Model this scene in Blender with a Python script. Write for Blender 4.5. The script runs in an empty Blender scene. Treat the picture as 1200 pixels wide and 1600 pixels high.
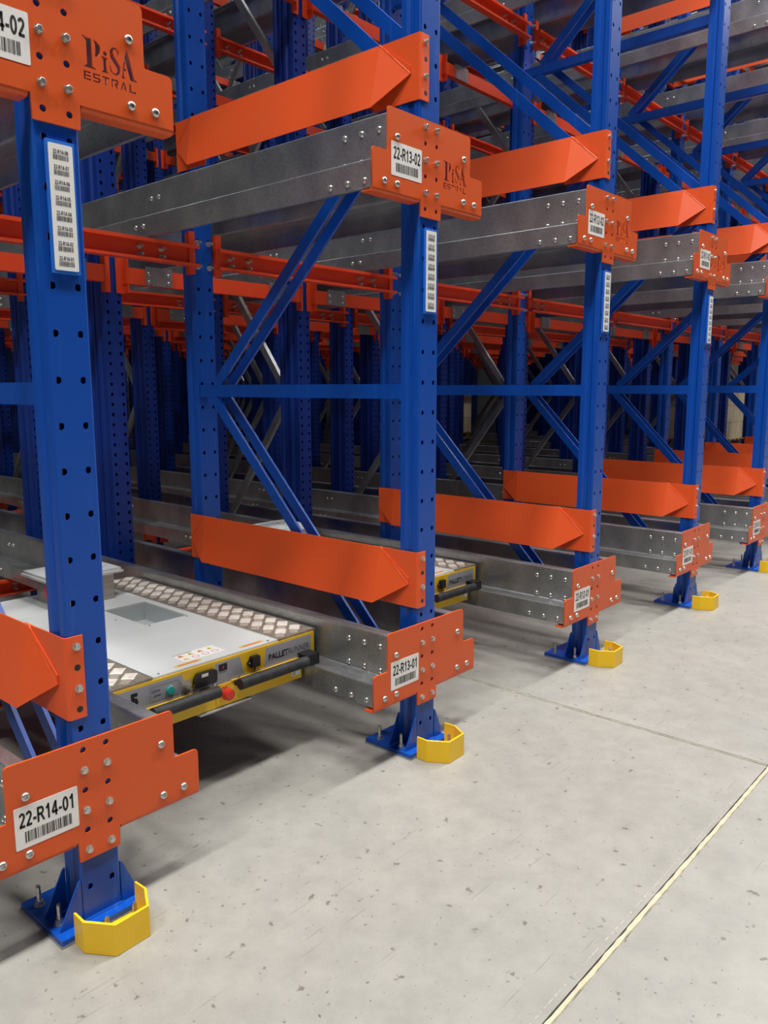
import bpy, bmesh, math, random
from mathutils import Vector, Matrix
random.seed(7)
S = bpy.context.scene
C = S.collection

# ------------------------------------------------------------------ camera
F = 1246.63
CAM = Vector((-0.9719, -1.8785, 1.4244))
YAW, PIT, ROL = math.radians(-48.4966), math.radians(-8.8605), math.radians(0.0411)
RM = Matrix.Rotation(YAW, 3, 'Z') @ Matrix.Rotation(PIT, 3, 'X') @ Matrix.Rotation(ROL, 3, 'Y')
cd = bpy.data.cameras.new('camera'); cam = bpy.data.objects.new('camera', cd); C.objects.link(cam)
cd.sensor_fit = 'VERTICAL'; cd.sensor_height = 36; cd.lens = F / 1600 * 36
cd.clip_start = .02; cd.clip_end = 200
m = Matrix.Identity(4)
for i in range(3):
    m[i][0] = RM[i][0]; m[i][1] = RM[i][2]; m[i][2] = -RM[i][1]; m[i][3] = CAM[i]
cam.matrix_world = m
S.camera = cam

def px(x, y, z):
    q = RM.transposed() @ (Vector((x, y, z)) - CAM)
    if q.y < .05: return None
    return 600 + F * q.x / q.y, 800 - F * q.z / q.y, q.y
def seen(pts, mg=160):
    """could the photograph, or a view a step to the side, show this?"""
    us = [px(*p) for p in pts]; us = [u for u in us if u]
    if not us: return False
    return (max(u[0] for u in us) > -mg and min(u[0] for u in us) < 1200 + mg and
            max(u[1] for u in us) > -mg and min(u[1] for u in us) < 1600 + mg)

# ------------------------------------------------------------------ world and lamps
w = bpy.data.worlds.new('world'); S.world = w; w.use_nodes = True
w.node_tree.nodes['Background'].inputs[0].default_value = (.80, .88, 1, 1)
w.node_tree.nodes['Background'].inputs[1].default_value = .04
def area(loc, sx, sy, e, col=(1, .97, .92), rot=(0, 0, 0)):
    l = bpy.data.lights.new('ceiling_lamp', 'AREA'); l.shape = 'RECTANGLE'; l.size = sx; l.size_y = sy
    l.energy = e; l.color = col
    o = bpy.data.objects.new('ceiling_lamp', l); C.objects.link(o); o.location = loc; o.rotation_euler = rot
for x in (-7, -2.5, 2, 6.5, 11, 15.5, 20):
    area((x, -1.8, 11.2), 2.4, .9, 640)          # lamps over the aisle
for y in (5.5, 11.5):
    for x in (1, 8, 15): area((x, y, 11.2), 2.4, .6, 110, (.9, .95, 1))
vs = S.view_settings; vs.view_transform = 'Standard'; vs.look = 'None'; vs.gamma = 1; vs.use_curve_mapping = False
vs.exposure = 0.14

# ------------------------------------------------------------------ materials
def lin(h):
    h = h.lstrip('#'); r = []
    for i in (0, 2, 4):
        c = int(h[i:i + 2], 16) / 255; r.append(c / 12.92 if c < .04045 else ((c + .055) / 1.055) ** 2.4)
    return (*r, 1)
def mat(name, col, rough=.5, metal=0, col2=None, scale=8, amt=.5, bump=0, bscale=60, stretch=None, emit=None, spec=.5):
    M = bpy.data.materials.new(name); M.use_nodes = True; n = M.node_tree; b = n.nodes['Principled BSDF']
    b.inputs['Base Color'].default_value = lin(col); b.inputs['Roughness'].default_value = rough
    b.inputs['Metallic'].default_value = metal; b.inputs['Specular IOR Level'].default_value = spec
    tc = n.nodes.new('ShaderNodeTexCoord'); mp = n.nodes.new('ShaderNodeMapping')
    n.links.new(tc.outputs['Object'], mp.inputs[0])
    if stretch: mp.inputs['Scale'].default_value = stretch
    if col2:
        t = n.nodes.new('ShaderNodeTexNoise'); t.inputs['Scale'].default_value = scale; t.inputs['Detail'].default_value = 6
        n.links.new(mp.outputs[0], t.inputs['Vector'])
        r = n.nodes.new('ShaderNodeValToRGB'); r.color_ramp.elements[0].position = amt - .12; r.color_ramp.elements[1].position = amt + .2
        r.color_ramp.elements[0].color = lin(col); r.color_ramp.elements[1].color = lin(col2)
        n.links.new(t.outputs['Fac'], r.inputs[0]); n.links.new(r.outputs[0], b.inputs['Base Color'])
    if bump:
        t2 = n.nodes.new('ShaderNodeTexNoise'); t2.inputs['Scale'].default_value = bscale
        n.links.new(tc.outputs['Object'], t2.inputs['Vector'])
        bp = n.nodes.new('ShaderNodeBump'); bp.inputs['Strength'].default_value = bump; bp.inputs['Distance'].default_value = .002
        n.links.new(t2.outputs['Fac'], bp.inputs['Height']); n.links.new(bp.outputs[0], b.inputs['Normal'])
    if emit: b.inputs['Emission Color'].default_value = lin(col); b.inputs['Emission Strength'].default_value = emit
    return M
BLUE = mat('blue_paint', '#0048AA', .36, 0, '#2862B8', 7, .70, .06, 35, (6, 6, .7))
BLUE2 = mat('shaded_blue_paint', '#002E88', .42, 0, '#04368E', 6, .6, .05, 35, (6, 6, .7))  # darker copy of the blue; shade inside the racking put into the colour
ORG = mat('orange_plate_paint', '#DB5519', .42, 0, '#D5591F', 4, .6, .05, 60)
ORGG = mat('orange_guide_paint', '#EA5822', .45, 0, '#E65C28', 4, .6, .05, 60)
ORGB = mat('red_orange_beam_paint', '#D9421C', .45, 0, '#D04A24', 4, .6, .05, 60)
YEL = mat('yellow_paint', '#F2C41A', .4, 0, '#E9BA1E', 6, .6, .05, 50)
ZINC = mat('zinc_bolt', '#D8D8D4', .28, .85, '#A8A8A4', 90, .5)
PLATE = mat('sticker_white', '#EDEBEA', .55)
INK = mat('black_print', '#151416', .6)
INKG = mat('grey_print', '#3A3A3E', .6)
STRIPB = mat('light_blue_holder', '#2F74D8', .35)
BLACK = mat('black_plastic', '#17181B', .45, 0, '#232428', 30, .5)
RUB = mat('black_rubber', '#26272A', .62, 0, '#3A3B3E', 25, .55)
SHG = mat('pale_grey_cover', '#D3D8D8', .38, 0, '#C9CFD0', 3, .55)
PANG = mat('grey_sticker', '#A3A4AC', .45)
PIT_ = mat('pit_grey', '#B9BFC1', .4)
STEEL = mat('brushed_steel', '#BDB8B0', .38, .75, '#A6A19A', 12, .5, .05, 40, (1, 1, 8))
TEAL = mat('teal_button', '#0FA9A3', .3)
RED = mat('red_button', '#D8362A', .35)
WARN = mat('warning_orange', '#E08A3A', .6); WARNG = mat('warning_yellow', '#D9C84A', .6); WARNR = mat('warning_red', '#C9828A', .6)
FILL = mat('joint_sealant', '#B3AC94', .7, 0, '#C4BDA4', 30, .5, .3, 120)
CHIP = mat('chipped_concrete', '#C2BDAE', .8, 0, '#8F8D86', 60, .5)
FILL2 = mat('thin_joint_dust', '#9C988C', .8, 0, '#B8B3A2', 25, .5)
CART = mat('carton', '#B9A98C', .8, 0, '#C7BCA4', 3, .5); WOOD = mat('pallet_wood', '#8E7350', .8, 0, '#A58A63', 9, .5, 0, 0, (1, 8, 8))
WALL = mat('wall_panel', '#9A9C9C', .8, 0, '#8E9090', 1.5, .5); CEIL = mat('ceiling_panel', '#8F9192', .85, 0, '#85878A', 1, .5)
LAMP = mat('lamp_diffuser', '#FFFFFF', .5, emit=6)

def galv():
    M = bpy.data.materials.new('galvanised_steel'); M.use_nodes = True; n = M.node_tree; b = n.nodes['Principled BSDF']
    tc = n.nodes.new('ShaderNodeTexCoord')
    v = n.nodes.new('ShaderNodeTexVoronoi'); v.inputs['Scale'].default_value = 160
    n.links.new(tc.outputs['Object'], v.inputs['Vector'])
    mp = n.nodes.new('ShaderNodeMapping'); mp.inputs['Scale'].default_value = (4, 1.2, .9); n.links.new(tc.outputs['Object'], mp.inputs[0])
    t = n.nodes.new('ShaderNodeTexNoise'); t.inputs['Scale'].default_value = 6; t.inputs['Detail'].default_value = 8
    n.links.new(mp.outputs[0], t.inputs['Vector'])
    a = n.nodes.new('ShaderNodeMix'); a.data_type = 'FLOAT'; a.inputs[0].default_value = .8
    s = n.nodes.new('ShaderNodeSeparateColor'); n.links.new(v.outputs['Color'], s.inputs[0])
    n.links.new(s.outputs[0], a.inputs[2]); n.links.new(t.outputs['Fac'], a.inputs[3])
    r = n.nodes.new('ShaderNodeValToRGB'); e = r.color_ramp.elements
    e[0].position = .35; e[0].color = lin('#9A9DA0'); e[1].position = .7; e[1].color = lin('#BCBEBE')
    n.links.new(a.outputs[0], r.inputs[0]); n.links.new(r.outputs[0], b.inputs['Base Color'])
    rr = n.nodes.new('ShaderNodeMapRange'); rr.inputs[3].default_value = .24; rr.inputs[4].default_value = .4
    n.links.new(a.outputs[0], rr.inputs[0]); n.links.new(rr.outputs[0], b.inputs['Roughness'])
    b.inputs['Metallic'].default_value = .78
    return M
GALV = galv()
def tread():
    M = mat('tread_metal', '#8A8176', .42, .35, '#A59C90', 60, .5, .5, 400); return M
TREAD = tread(); PAD = mat('tread_pad', '#FAF5EC', .28, .15, '#DDD5C8', 50, .5); PADR = mat('tread_pad_rough', '#A59C91', .5, .3, '#C9C0B4', 300, .5, .8, 500)

def floor_mat():
    M = bpy.data.materials.new('polished_concrete'); M.use_nodes = True; n = M.node_tree; b = n.nodes['Principled BSDF']
    tc = n.nodes.new('ShaderNodeTexCoord'); L = n.links
    def noise(sc, det=6, vec=None, rough=.55):
        t = n.nodes.new('ShaderNodeTexNoise'); t.inputs['Scale'].default_value = sc; t.inputs['Detail'].default_value = det
        t.inputs['Roughness'].default_value = rough
        L.new(vec or tc.outputs['Object'], t.inputs['Vector']); return t.outputs['Fac']
    def ramp(f, p0, c0, p1, c1):
        r = n.nodes.new('ShaderNodeValToRGB'); e = r.color_ramp.elements; e[0].position = p0; e[0].color = lin(c0); e[1].position = p1; e[1].color = lin(c1)
        L.new(f, r.inputs[0]); return r.outputs[0]
    def mult(a, c, fac=1):
        x = n.nodes.new('ShaderNodeMix'); x.data_type = 'RGBA'; x.blend_type = 'MULTIPLY'; x.inputs[0].default_value = fac
        L.new(a, x.inputs[6]); L.new(c, x.inputs[7]); return x.outputs[2]
    base = ramp(noise(1.3, 8), .3, '#95948F', .75, '#A09E98')
    base = mult(base, ramp(noise(9, 8, rough=.7), .3, '#EAEAEA', .62, '#FFFFFF'))
    base = mult(base, ramp(noise(26, 3), .30, '#6F6C68', .35, '#FFFFFF'), .6)       # dark flecks
    base = mult(base, ramp(noise(75, 2), .26, '#7C7975', .31, '#FFFFFF'), .7)
    # sparse thin scuff lines: a stretched cell pattern, masked
    for ang, seed in ((.55, 2), (1.3, 9), (-.5, 17)):
        mp = n.nodes.new('ShaderNodeMapping'); mp.inputs['Rotation'].default_value = (0, 0, ang); mp.inputs['Scale'].default_value = (.9, 34, 1)
        mp.inputs['Location'].default_value = (seed, seed * 3, 0); L.new(tc.outputs['Object'], mp.inputs[0])
        v = n.nodes.new('ShaderNodeTexVoronoi'); v.inputs['Scale'].default_value = 1.3; L.new(mp.outputs[0], v.inputs['Vector'])
        base = mult(base, ramp(v.outputs['Distance'], .045, '#827F7B', .075, '#FFFFFF'), .35)
    L.new(base, b.inputs['Base Color'])
    rr = n.nodes.new('ShaderNodeMapRange'); rr.inputs[3].default_value = .34; rr.inputs[4].default_value = .55
    L.new(noise(3, 6), rr.inputs[0]); L.new(rr.outputs[0], b.inputs['Roughness'])
    bp = n.nodes.new('ShaderNodeBump'); bp.inputs['Strength'].default_value = .12; bp.inputs['Distance'].default_value = .003
    L.new(noise(14, 8), bp.inputs['Height']); L.new(bp.outputs[0], b.inputs['Normal'])
    return M
FLOOR = floor_mat()

# ------------------------------------------------------------------ mesh helpers
def finish(bm, name, *mats, smooth=False):
    bmesh.ops.recalc_face_normals(bm, faces=bm.faces)
    me = bpy.data.meshes.new(name); bm.to_mesh(me); bm.free()
    for x in mats: me.materials.append(x)
    if smooth:
        me.polygons.foreach_set('use_smooth', [True] * len(me.polygons))
        me.set_sharp_from_angle(angle=math.radians(40))
    return me
def obj(name, me, parent=None, loc=(0, 0, 0), rot=(0, 0, 0), **kw):
    o = bpy.data.objects.new(name, me); C.objects.link(o); o.location = loc; o.rotation_euler = rot
    if parent: o.parent = parent
    for k, v in kw.items(): o[k] = v
    return o
def thing(name, label, cat, loc=(0, 0, 0), group=None, me=None):
    o = bpy.data.objects.new(name, me); C.objects.link(o); o.location = loc
    if me is None: o.empty_display_size = .05
    o['label'] = label; o['category'] = cat
    if group: o['group'] = group
    o['kind'] = 'thing'
    return o
def copy_tree(o, parent=None):
    c = o.copy(); C.objects.link(c); c.parent = parent
    for ch in list(o.children): copy_tree(ch, c)
    return c
def box(bm, x0, x1, y0, y1, z0, z1, mi=0):
    v = [bm.verts.new(p) for p in ((x0, y0, z0), (x1, y0, z0), (x1, y1, z0), (x0, y1, z0), (x0, y0, z1), (x1, y0, z1), (x1, y1, z1), (x0, y1, z1))]
    for f in ((0, 3, 2, 1), (4, 5, 6, 7), (0, 1, 5, 4), (1, 2, 6, 5), (2, 3, 7, 6), (3, 0, 4, 7)):
        bm.faces.new([v[i] for i in f]).material_index = mi
def thin(pts, t):
    """closed outline of an open bent sheet of thickness t (sheet lies to the left of the path)"""
    n = len(pts); out = []
    for i in range(n):
        p = Vector(pts[i]); ds = []
        if i > 0: ds.append((p - Vector(pts[i - 1])).normalized())
        if i < n - 1: ds.append((Vector(pts[i + 1]) - p).normalized())
        ns = [Vector((-d.y, d.x)) for d in ds]; a = sum(ns, Vector((0, 0)))
        a.normalize(); k = a.dot(ns[0]); out.append(tuple(p + a * (t / max(k, .3))))
    return list(pts) + out[::-1]
def prism(bm, pts, a, b, axis='z', mi=0):
    """extrude closed 2D outline; axis z: (x,y), axis y: (x,z), axis x: (y,z)"""
    def P(p, h): return {'z': (p[0], p[1], h), 'y': (p[0], h, p[1]), 'x': (h, p[0], p[1])}[axis]
    A = [bm.verts.new(P(p, a)) for p in pts]; B = [bm.verts.new(P(p, b)) for p in pts]; n = len(pts)
    for i in range(n):
        bm.faces.new((A[i], A[(i + 1) % n], B[(i + 1) % n], B[i])).material_index = mi
    bm.faces.new(A[::-1]).material_index = mi; bm.faces.new(B).material_index = mi
def cyl(bm, p0, p1, r, n=12, mi=0, r2=None):
    p0 = Vector(p0); p1 = Vector(p1); d = (p1 - p0).normalized(); q = d.to_track_quat('Z', 'Y'); r2 = r if r2 is None else r2
    A = []; B = []
    for i in range(n):
        a = 2 * math.pi * i / n; c = Vector((math.cos(a), math.sin(a), 0))
        A.append(bm.verts.new(p0 + q @ (c * r))); B.append(bm.verts.new(p1 + q @ (c * r2)))
    for i in range(n): bm.faces.new((A[i], A[(i + 1) % n], B[(i + 1) % n], B[i])).material_index = mi
    bm.faces.new(A[::-1]).material_index = mi; bm.faces.new(B).material_index = mi
def circle(x, y, r, n=14):
    return [(x + r * math.cos(2 * math.pi * i / n), y + r * math.sin(2 * math.pi * i / n)) for i in range(n)]
def rounded(pts, rs, seg=4):
    out = []; n = len(pts)
    for i in range(n):
        r = rs[i] if isinstance(rs, (list, tuple)) else rs
        p = Vector(pts[i]); a = (Vector(pts[i - 1]) - p); b = (Vector(pts[(i + 1) % n]) - p)
        if r <= 0: out.append(tuple(p)); continue
        r = min(r, a.length * .45, b.length * .45)
        A = p + a.normalized() * r; B = p + b.normalized() * r
        for k in range(seg + 1):
            t = k / seg; out.append(tuple(A.lerp(p, t).lerp(p.lerp(B, t), t)))
    return out
def sheet(loops, t, name, *mats):
    """flat plate in the XZ plane with holes; front at y=-t, back at y=0"""
    cu = bpy.data.curves.new(name, 'CURVE'); cu.dimensions = '2D'; cu.fill_mode = 'BOTH'; cu.extrude = t / 2
    for l in loops:
        s = cu.splines.new('POLY'); s.points.add(len(l) - 1); s.use_cyclic_u = True
        for i, p in enumerate(l): s.points[i].co = (p[0], p[1], 0, 1)
    o = bpy.data.objects.new('tmp', cu); C.objects.link(o)
    me = bpy.data.meshes.new_from_object(o); bpy.data.objects.remove(o); bpy.data.curves.remove(cu)
    me.materials.clear()
    for v in me.vertices: x, y, z = v.co; v.co = (x, -z - t / 2, y)
    me.flip_normals() if False else None
    for x in mats: me.materials.append(x)
    for p in me.polygons: p.material_index = 0
    return me
def bm_add(bm, me, M=Matrix.Identity(4)):
    n = len(bm.verts); bm.from_mesh(me); bm.verts.ensure_lookup_table()
    for v in bm.verts[n:]: v.co = M @ v.co
def stroke(path, ws):
    L = []; R = []
    for i, p in enumerate(path):
        a = Vector(path[max(i - 1, 0)]); b = Vector(path[min(i + 1, len(path) - 1)]); d = (b - a).normalized(); nrm = Vector((-d.y, d.x)); p = Vector(p)
        L.append(tuple(p + nrm * ws[i] / 2)); R.append(tuple(p - nrm * ws[i] / 2))
    return L + R[::-1]
_tc = {}
def text(s, w_, h, bold=.0, cache=True):
    """flat lettering in the XZ plane scaled to w x h, lower-left at origin"""
    cu = bpy.data.curves.new('t', 'FONT'); cu.body = s; cu.size = 1; cu.offset = bold; cu.resolution_u = 2; cu.extrude = 0
    o = bpy.data.objects.new('tmp', cu); C.objects.link(o)
    me = bpy.data.meshes.new_from_object(o); bpy.data.objects.remove(o); bpy.data.curves.remove(cu)
    xs = [v.co.x for v in me.vertices]; ys = [v.co.y for v in me.vertices]
    x0, y0 = min(xs), min(ys); sx = w_ / (max(xs) - x0); sy = h / (max(ys) - y0)
    for v in me.vertices: v.co = ((v.co.x - x0) * sx, 0, (v.co.y - y0) * sy)
    me.materials.clear(); return me
def arc(cx, cy, rx, ry, a0, a1, n=9):
    return [(cx + rx * math.cos(math.radians(a0 + (a1 - a0) * i / n)), cy + ry * math.sin(math.radians(a0 + (a1 - a0) * i / n))) for i in range(n + 1)]
GLY = {
 '0': (.60, [arc(.28, .5, .19, .415, 0, 360, 20)]), '1': (.60, [[(.33, 0), (.33, 1)], [(.33, .9), (.25, .8), (.10, .72)]]),
 '2': (.60, [arc(.28, .71, .19, .205, 165, -35, 10) + [(.10, .085)], [(.04, .085), (.53, .085)]]),
 '3': (.60, [arc(.27, .715, .17, .20, 160, -90, 10), arc(.27, .29, .19, .205, 90, -160, 10), [(.2, .51), (.28, .51)]]),
 '4': (.60, [[(.40, 0), (.40, 1)], [(.36, .93), (.06, .30)], [(.02, .28), (.56, .28)]]),
 '5': (.60, [[(.50, .92), (.14, .92), (.10, .50)], arc(.27, .33, .20, .245, 130, -160, 12)]),
 '6': (.60, [arc(.28, .32, .19, .235, 0, 360, 14), arc(.36, .40, .27, .51, 185, 75, 8)]),
 '7': (.60, [[(.04, .92), (.52, .92), (.30, .5), (.22, 0)]]),
 '8': (.60, [arc(.28, .73, .16, .185, 0, 360, 14), arc(.28, .29, .19, .205, 0, 360, 14)]),
 '9': (.60, [arc(.28, .68, .19, .235, 0, 360, 14), arc(.20, .60, .27, .51, 5, -105, 8)]),
 'R': (.72, [[(.10, 0), (.10, 1)], [(.1, .92), (.36, .92)] + arc(.36, .71, .19, .21, 90, -90, 8) + [(.1, .5)], [(.36, .48), (.62, 0)]]),
 '-': (.40, [[(.04, .36), (.34, .36)]])}
def code_text(bm, s, w_, h, x0, y, z0, mi=0):
    """bold condensed code lettering drawn as strokes"""
    tot = sum(GLY[c][0] for c in s) - .04; k = w_ / tot; x = 0
    for c in s:
        for p in GLY[c][1]:
            L = stroke(p, [.172] * len(p)); n = len(p)
            P = [bm.verts.new((x0 + (x + q[0]) * k, y, z0 + min(max(q[1], 0), 1) * h)) for q in L]
            for i in range(n - 1):
                try: bm.faces.new((P[i], P[i + 1], P[2 * n - 2 - i], P[2 * n - 1 - i])).material_index = mi
                except ValueError: pass
        x += GLY[c][0]
def quad(bm, x0, x1, z0, z1, y=0, mi=0):
    v = [bm.verts.new(p) for p in ((x0, y, z0), (x1, y, z0), (x1, y, z1), (x0, y, z1))]
    bm.faces.new(v).material_index = mi
def barcode(bm, x0, x1, z0, z1, seed, mi=0, y=0):
    r = random.Random(seed); x = x0; u = (x1 - x0) / 62
    while x < x1 - u:
        a = u * r.choice((.6, .6, 1.1, 1.7)); quad(bm, x, min(x + a, x1), z0, z1, y, mi); x += a + u * r.choice((.6, .6, 1.0, 1.5))

# ------------------------------------------------------------------ layout numbers
XS = [0, 1.4, 2.8106, 4.2336, 5.6328] + [5.6328 + 1.404 * i for i in range(1, 12)]
NR = len(XS)
DZ = 1.8355
H = 9.8
FR = [(0, 1.365)] + [(2.19 + 1.89 * k, 3.14 + 1.89 * k) for k in range(8)]
YEND = 2.19 + 1.89 * 8
ORD = ['first', 'second', 'third', 'fourth', 'fifth', 'sixth', 'seventh', 'eighth', 'ninth', 'tenth', 'eleventh', 'twelfth', 'thirteenth', 'fourteenth', 'fifteenth', 'sixteenth', 'seventeenth', 'eighteenth', 'nineteenth']
ROW = ['22-R14', '22-R13', '22-R12', '22-R11'] + [f'{ORD[i]} from left' for i in range(4, 16)]
LEV = ['floor', '02', 'third', 'fourth', 'fifth', 'sixth']
NL = 6

# ------------------------------------------------------------------ setting
def build_setting():
    bm = bmesh.new(); box(bm, -12, 30, -12, 26, -.3, -.012)
    fl = obj('floor', finish(bm, 'floor', FLOOR), kind='structure')
    g = .0098; xj = 2.137; yj = -1.09
    for (a, b, c, d) in ((-12, xj - g, yj + g, 26), (xj + g, 30, yj + g, 26), (-12, 30, -12, yj - g)):
        bm = bmesh.new(); box(bm, a, b, c, d, -.012, 0); obj('floor_slab', finish(bm, 'floor_slab', FLOOR), fl)
    def filler(p0, p1, wd, seed, n, fm=FILL):
        r = random.Random(seed); bm = bmesh.new(); p0 = Vector(p0); p1 = Vector(p1); d = (p1 - p0).normalized(); s = Vector((-d.y, d.x, 0))
        prev = None
        for i in range(n + 1):
            p = p0.lerp(p1, i / n); a = wd * (1 + r.uniform(-.22, .22)); b = wd * (1 + r.uniform(-.22, .22)); h = .0012 * r.random()
            cur = [bm.verts.new(p - s * a + Vector((0, 0, -.004))), bm.verts.new(p - s * a * .7 + Vector((0, 0, h))), bm.verts.new(p + s * b * .7 + Vector((0, 0, h))), bm.verts.new(p + s * b + Vector((0, 0, -.004)))]
            if prev:
                for k in range(3): bm.faces.new((prev[k], prev[k + 1], cur[k + 1], cur[k]))
            prev = cur
        return finish(bm, 'joint_filler', fm)
    obj('joint_filler', filler((-4, yj, 0), (12, yj, 0), .0082, 3, 700), fl)
    obj('joint_filler', filler((xj, yj + .01, 0), (xj, 9, 0), .0046, 5, 400, FILL2), fl)
    # chipped pale saw mark that runs beside the long joint
    bm = bmesh.new(); r = random.Random(11); x = -3.0
    while x < 1.9:
        L = r.uniform(.006, .03); y = yj + .030 - .0045 * max(0, x) - .012 * max(0, x - 1.5)
        quadz = [bm.verts.new(p) for p in ((x, y, .0006), (x + L, y + r.uniform(-.001, .001), .0006), (x + L, y + .0022, .0006), (x, y + r.uniform(.0012, .003), .0006))]
        bm.faces.new(quadz); x += L + r.uniform(0, .02)
    obj('joint_chipping', finish(bm, 'joint_chipping', CHIP), fl, kind='stuff')
    bm = bmesh.new(); box(bm, -12, 30, 22, 22.2, 0, 12); obj('wall_back', finish(bm, 'wall_back', WALL), kind='structure')
    bm = bmesh.new(); box(bm, 28, 28.2, -12, 22, 0, 12); obj('wall_right', finish(bm, 'wall_right', WALL), kind='structure')
    bm = bmesh.new(); box(bm, -12, 30, -12, 22.2, 12, 12.2)
    for i in range(14): box(bm, -12, 30, -10 + i * 2.4, -9.88 + i * 2.4, 11.7, 12)
    obj('ceiling', finish(bm, 'ceiling', CEIL), kind='structure')
build_setting()

# ------------------------------------------------------------------ posts with real holes
def post_mesh(name, wd, dp, hx, pitch, z0, mat_, tear, face_y=0, top=H, hr=.0085, nholes=None):
    bm = bmesh.new(); hw = wd / 2; t = .0035; N = 3
    cells = []; z = z0 - pitch / 2
    # plain foot
    def flat(za, zb):
        for (xa, xb) in ((-hw + .006, hw - .006),):
            v = [bm.verts.new(p) for p in ((xa, 0, za), (xb, 0, za), (xb, 0, zb), (xa, 0, zb))]; bm.faces.new(v)
    flat(0.006, z)
    k = 0; verts = {}
    def V(x, y, zz):
        key = (round(x, 5), round(y, 5), round(zz, 5))
        if key not in verts: verts[key] = bm.verts.new((x, y, zz))
        return verts[key]
    while z + pitch < top and (nholes is None or k < nholes):
        for sx in (-1, 1):
            xa, xb = (-hw + .006, 0) if sx < 0 else (0, hw - .006); za, zb = z, z + pitch
            cx, cz = sx * hx, z + pitch / 2
            outer = []
            for (ax, az), (bx, bz) in (((xa, za), (xb, za)), ((xb, za), (xb, zb)), ((xb, zb), (xa, zb)), ((xa, zb), (xa, za))):
                for i in range(N): outer.append((ax + (bx - ax) * i / N, az + (bz - az) * i / N))
            inner = []
            for (ox, oz) in outer:
                a = math.atan2(oz - cz, ox - cx); r = hr
                if tear:
                    up = max(0, math.sin(a)); r = hr * (1.15 + .1 * up - .35 * max(0, -math.sin(a)) * abs(math.cos(a)))
                    inner.append((cx + r * math.cos(a), cz + r * math.sin(a) * (1.25 if tear else 1)))
                else: inner.append((cx + r * math.cos(a), cz + r * math.sin(a)))
            n = len(outer); O = [V(p[0], 0, p[1]) for p in outer]; I = [V(p[0], 0, p[1]) for p in inner]; J = [V(p[0], t, p[1]) for p in inner]
            for i in range(n):
                j = (i + 1) % n
                bm.faces.new((O[i], O[j], I[j], I[i])); bm.faces.new((I[i], I[j], J[j], J[i]))
        z += pitch; k += 1
    flat(z, top)
    bmesh.ops.recalc_face_normals(bm, faces=bm.faces)
    # bent sides (sigma) and return lips
    for s in (-1, 1):
        r = .006
        if dp < .12:
            p = [(hw - r, 0), (hw - r * .3, r * .3), (hw, r), (hw, dp * .32), (hw - .009, dp * .44), (hw - .009, dp * .62), (hw, dp * .74), (hw, dp), (.006, dp)]  # return lip widened almost shut to block light behind the holes
        else:
            p = [(hw - r, 0), (hw - r * .3, r * .3), (hw, r), (hw, dp * .18), (hw - .012, dp * .24), (hw - .012, dp * .34), (hw, dp * .40), (hw, dp * .52), (hw - .02, dp * .54), (hw - .02, dp * .58), (hw, dp * .6), (hw, dp * .7), (hw - .012, dp * .76), (hw - .012, dp * .86), (hw, dp * .9), (hw, dp), (hw - .022, dp)]
        path = [(s * x, y) for x, y in p]
        if s < 0: path = path[::-1]
        prism(bm, thin(path, .0028), .006, top)
    me = bpy.data.meshes.new(name); bm.to_mesh(me); bm.free(); me.materials.append(mat_); return me
HP = .111; HZ = .1104
FRONT_POST = post_mesh('post', .112, .086, .032, HP, HZ, BLUE, False, hr=.0088)
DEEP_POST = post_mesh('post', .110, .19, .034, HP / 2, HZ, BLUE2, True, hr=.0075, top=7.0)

def channel_bar(p0, p1, xw, wd, depth, name, mat_, flip=1):
    """C-bar between two points in the YZ plane; web at x=xw, flanges reach xw+flip*depth"""
    (y0, z0), (y1, z1) = p0, p1
    L = math.hypot(y1 - y0, z1 - z0); a = math.atan2(z1 - z0, y1 - y0); bm = bmesh.new()
    h = wd / 2; prof = thin([(depth, h), (0, h), (0, -h), (depth, -h)], .0025)
    A = []; B = []
    for X, Y in prof:
        A.append(bm.verts.new((xw + flip * X, y0 - math.sin(a) * Y, z0 + math.cos(a) * Y)))
        B.append(bm.verts.new((xw + flip * X, y1 - math.sin(a) * Y, z1 + math.cos(a) * Y)))
    n = len(A)
    for i in range(n): bm.faces.new((A[i], A[(i + 1) % n], B[(i + 1) % n], B[i]))
    bm.faces.new(A[::-1]); bm.faces.new(B)
    return finish(bm, name, mat_)
# node heights of the front frame
REAR = [1.41, 3.60, 5.79, 7.98]; FRNT = [.335 + 2.17 * i for i in range(5)]
ya, yb = .087, 1.363
HBARS = [channel_bar((ya, z), (yb, z), -.047, .056, .05, 'horizontal_brace', BLUE) for z in REAR]
DBARS = []
DOWN = [.20, 2.53, 4.70, 6.87]; UP = [2.47, 4.64, 6.81, 8.98]
for i, z in enumerate(REAR):
    for xw, up in ((-.046, 0), (.034, .11 if i else 0)):
        DBARS.append(channel_bar((yb - .10, z - .03 + up), (ya + .02, DOWN[i] + up), xw, .049 if up or not i else .052, .012, 'diagonal_brace', BLUE))
        DBARS.append(channel_bar((yb - .13, z + .03), (ya + .02, UP[i]), xw, .049 if up or not i else .052, .012, 'diagonal_brace', BLUE))
def grey_bars(i0):
    out = []; y0, y1 = .17, .97; z = .33; k = 0
    while z < 6.6:
        a, b = ((y1, z), (y0, z + 1.05)) if k % 2 == 0 else ((y0, z), (y1, z + 1.05))
        out.append(channel_bar(a, b, -.02 if k % 2 else .0, .05, .03, 'diagonal_brace', GALV)); z += 1.05; k += 1
    return out
GBARS = grey_bars(0)

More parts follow.
